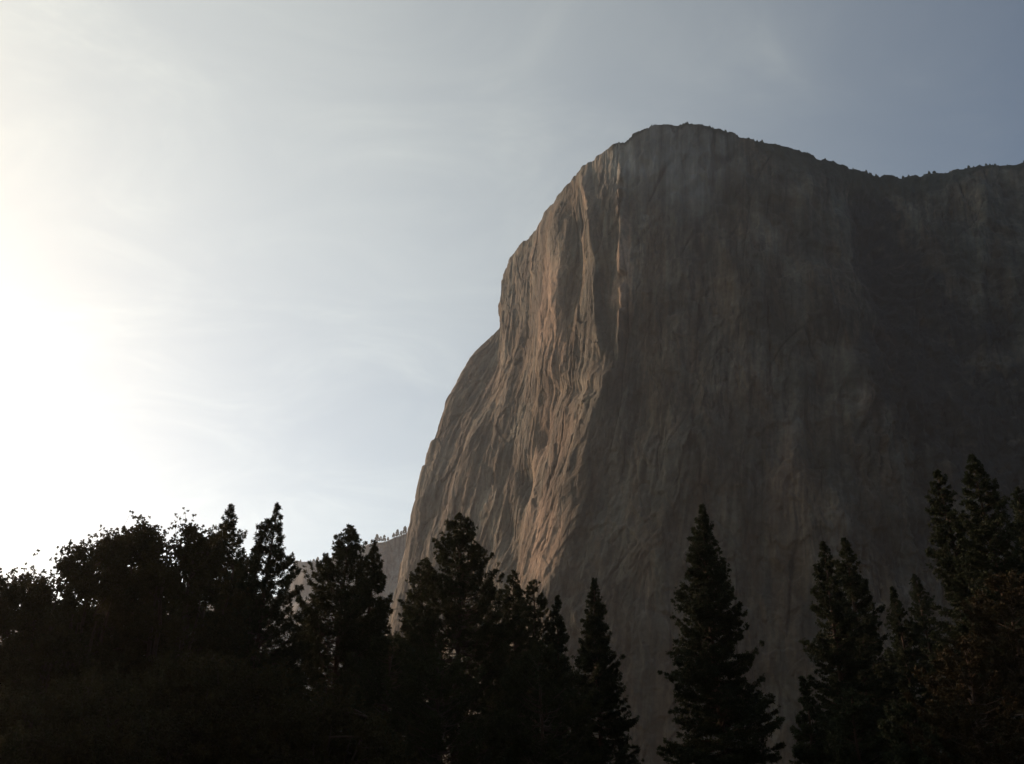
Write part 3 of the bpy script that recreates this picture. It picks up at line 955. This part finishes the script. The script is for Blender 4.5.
c1 = wn('ShaderNodeTexNoise', {'Vector': mp, 'Scale': 0.75, 'Detail': 3.0, 'Roughness': 0.45, 'Distortion': 0.3}).outputs['Fac']
c2 = wn('ShaderNodeTexNoise', {'Vector': mp, 'Scale': 2.6, 'Detail': 9.0, 'Roughness': 0.62, 'Distortion': 0.9}).outputs['Fac']
cl = wm('ADD', 0.62, wm('ADD', wm('MULTIPLY', c1, 0.6), wm('MULTIPLY', wm('POWER', c2, 4.0), 1.3)))
warmth = wn('ShaderNodeMix', {0: wm('EXPONENT', wm('MULTIPLY', wm('MULTIPLY', ang, ang), -11.0)), 4: (1.0, 0.965, 0.705), 5: (1.12, 0.84, 0.1)}, data_type='VECTOR').outputs[1]
veil = wn('ShaderNodeVectorMath', {0: warmth, 'Scale': wm('MULTIPLY', glow, cl)}, operation='SCALE').outputs[0]
tot = wn('ShaderNodeVectorMath', {0: sky.outputs[0], 1: veil}, operation='ADD').outputs[0]
wt.links.new(tot, bg.inputs['Color'])
wt.links.new(bg.outputs[0], wo.inputs['Surface'])

sun = bpy.data.lights.new('sun', 'SUN')
sun.energy = 5.0
sun.angle = R(2.0)
sun.color = (1.0, 0.62, 0.40)
so = bpy.data.objects.new('sun', sun)
COL.objects.link(so)
a, e = R(SUN_AZ), R(SUN_EL)
from mathutils import Vector
d = Vector((math.sin(a) * math.cos(e), math.cos(a) * math.cos(e), math.sin(e)))
so.rotation_euler = d.to_track_quat('Z', 'Y').to_euler()
so.location = (-200, 100, 300)

# valley haze
N = NT('haze')
pv = N.n('ShaderNodeVolumePrincipled', {'Color': (0.82, 0.9, 0.98, 1), 'Density': 0.000052, 'Anisotropy': 0.68})
N.t.links.new(pv.outputs[0], N.out.inputs['Volume'])
x0, x1, y0, y1, z0, z1 = -3400, 3400, -2700, 4400, -30, 1250
hv = np.array([(x, y, z) for x in (x0, x1) for y in (y0, y1) for z in (z0, z1)], float)
hf = np.array([(0, 1, 3, 2), (4, 6, 7, 5), (0, 4, 5, 1), (2, 3, 7, 6), (0, 2, 6, 4), (1, 5, 7, 3)])
hz = link('haze', mesh_np('haze', hv, hf, N.m))
tag(hz, 'pale evening haze filling the valley', 'haze', kind='stuff')

# ------------------------------------------------------------------ render settings
sc.render.engine = 'CYCLES'
cy = sc.cycles
cy.use_denoising = True
cy.max_bounces = 6
cy.diffuse_bounces = 3
cy.transmission_bounces = 4
cy.volume_bounces = 1
cy.transparent_max_bounces = 8
vs = sc.view_settings
vs.view_transform = 'Standard'
vs.look = 'None'
vs.gamma = 1
vs.exposure = 0.0
sc.render.resolution_x = W
sc.render.resolution_y = H
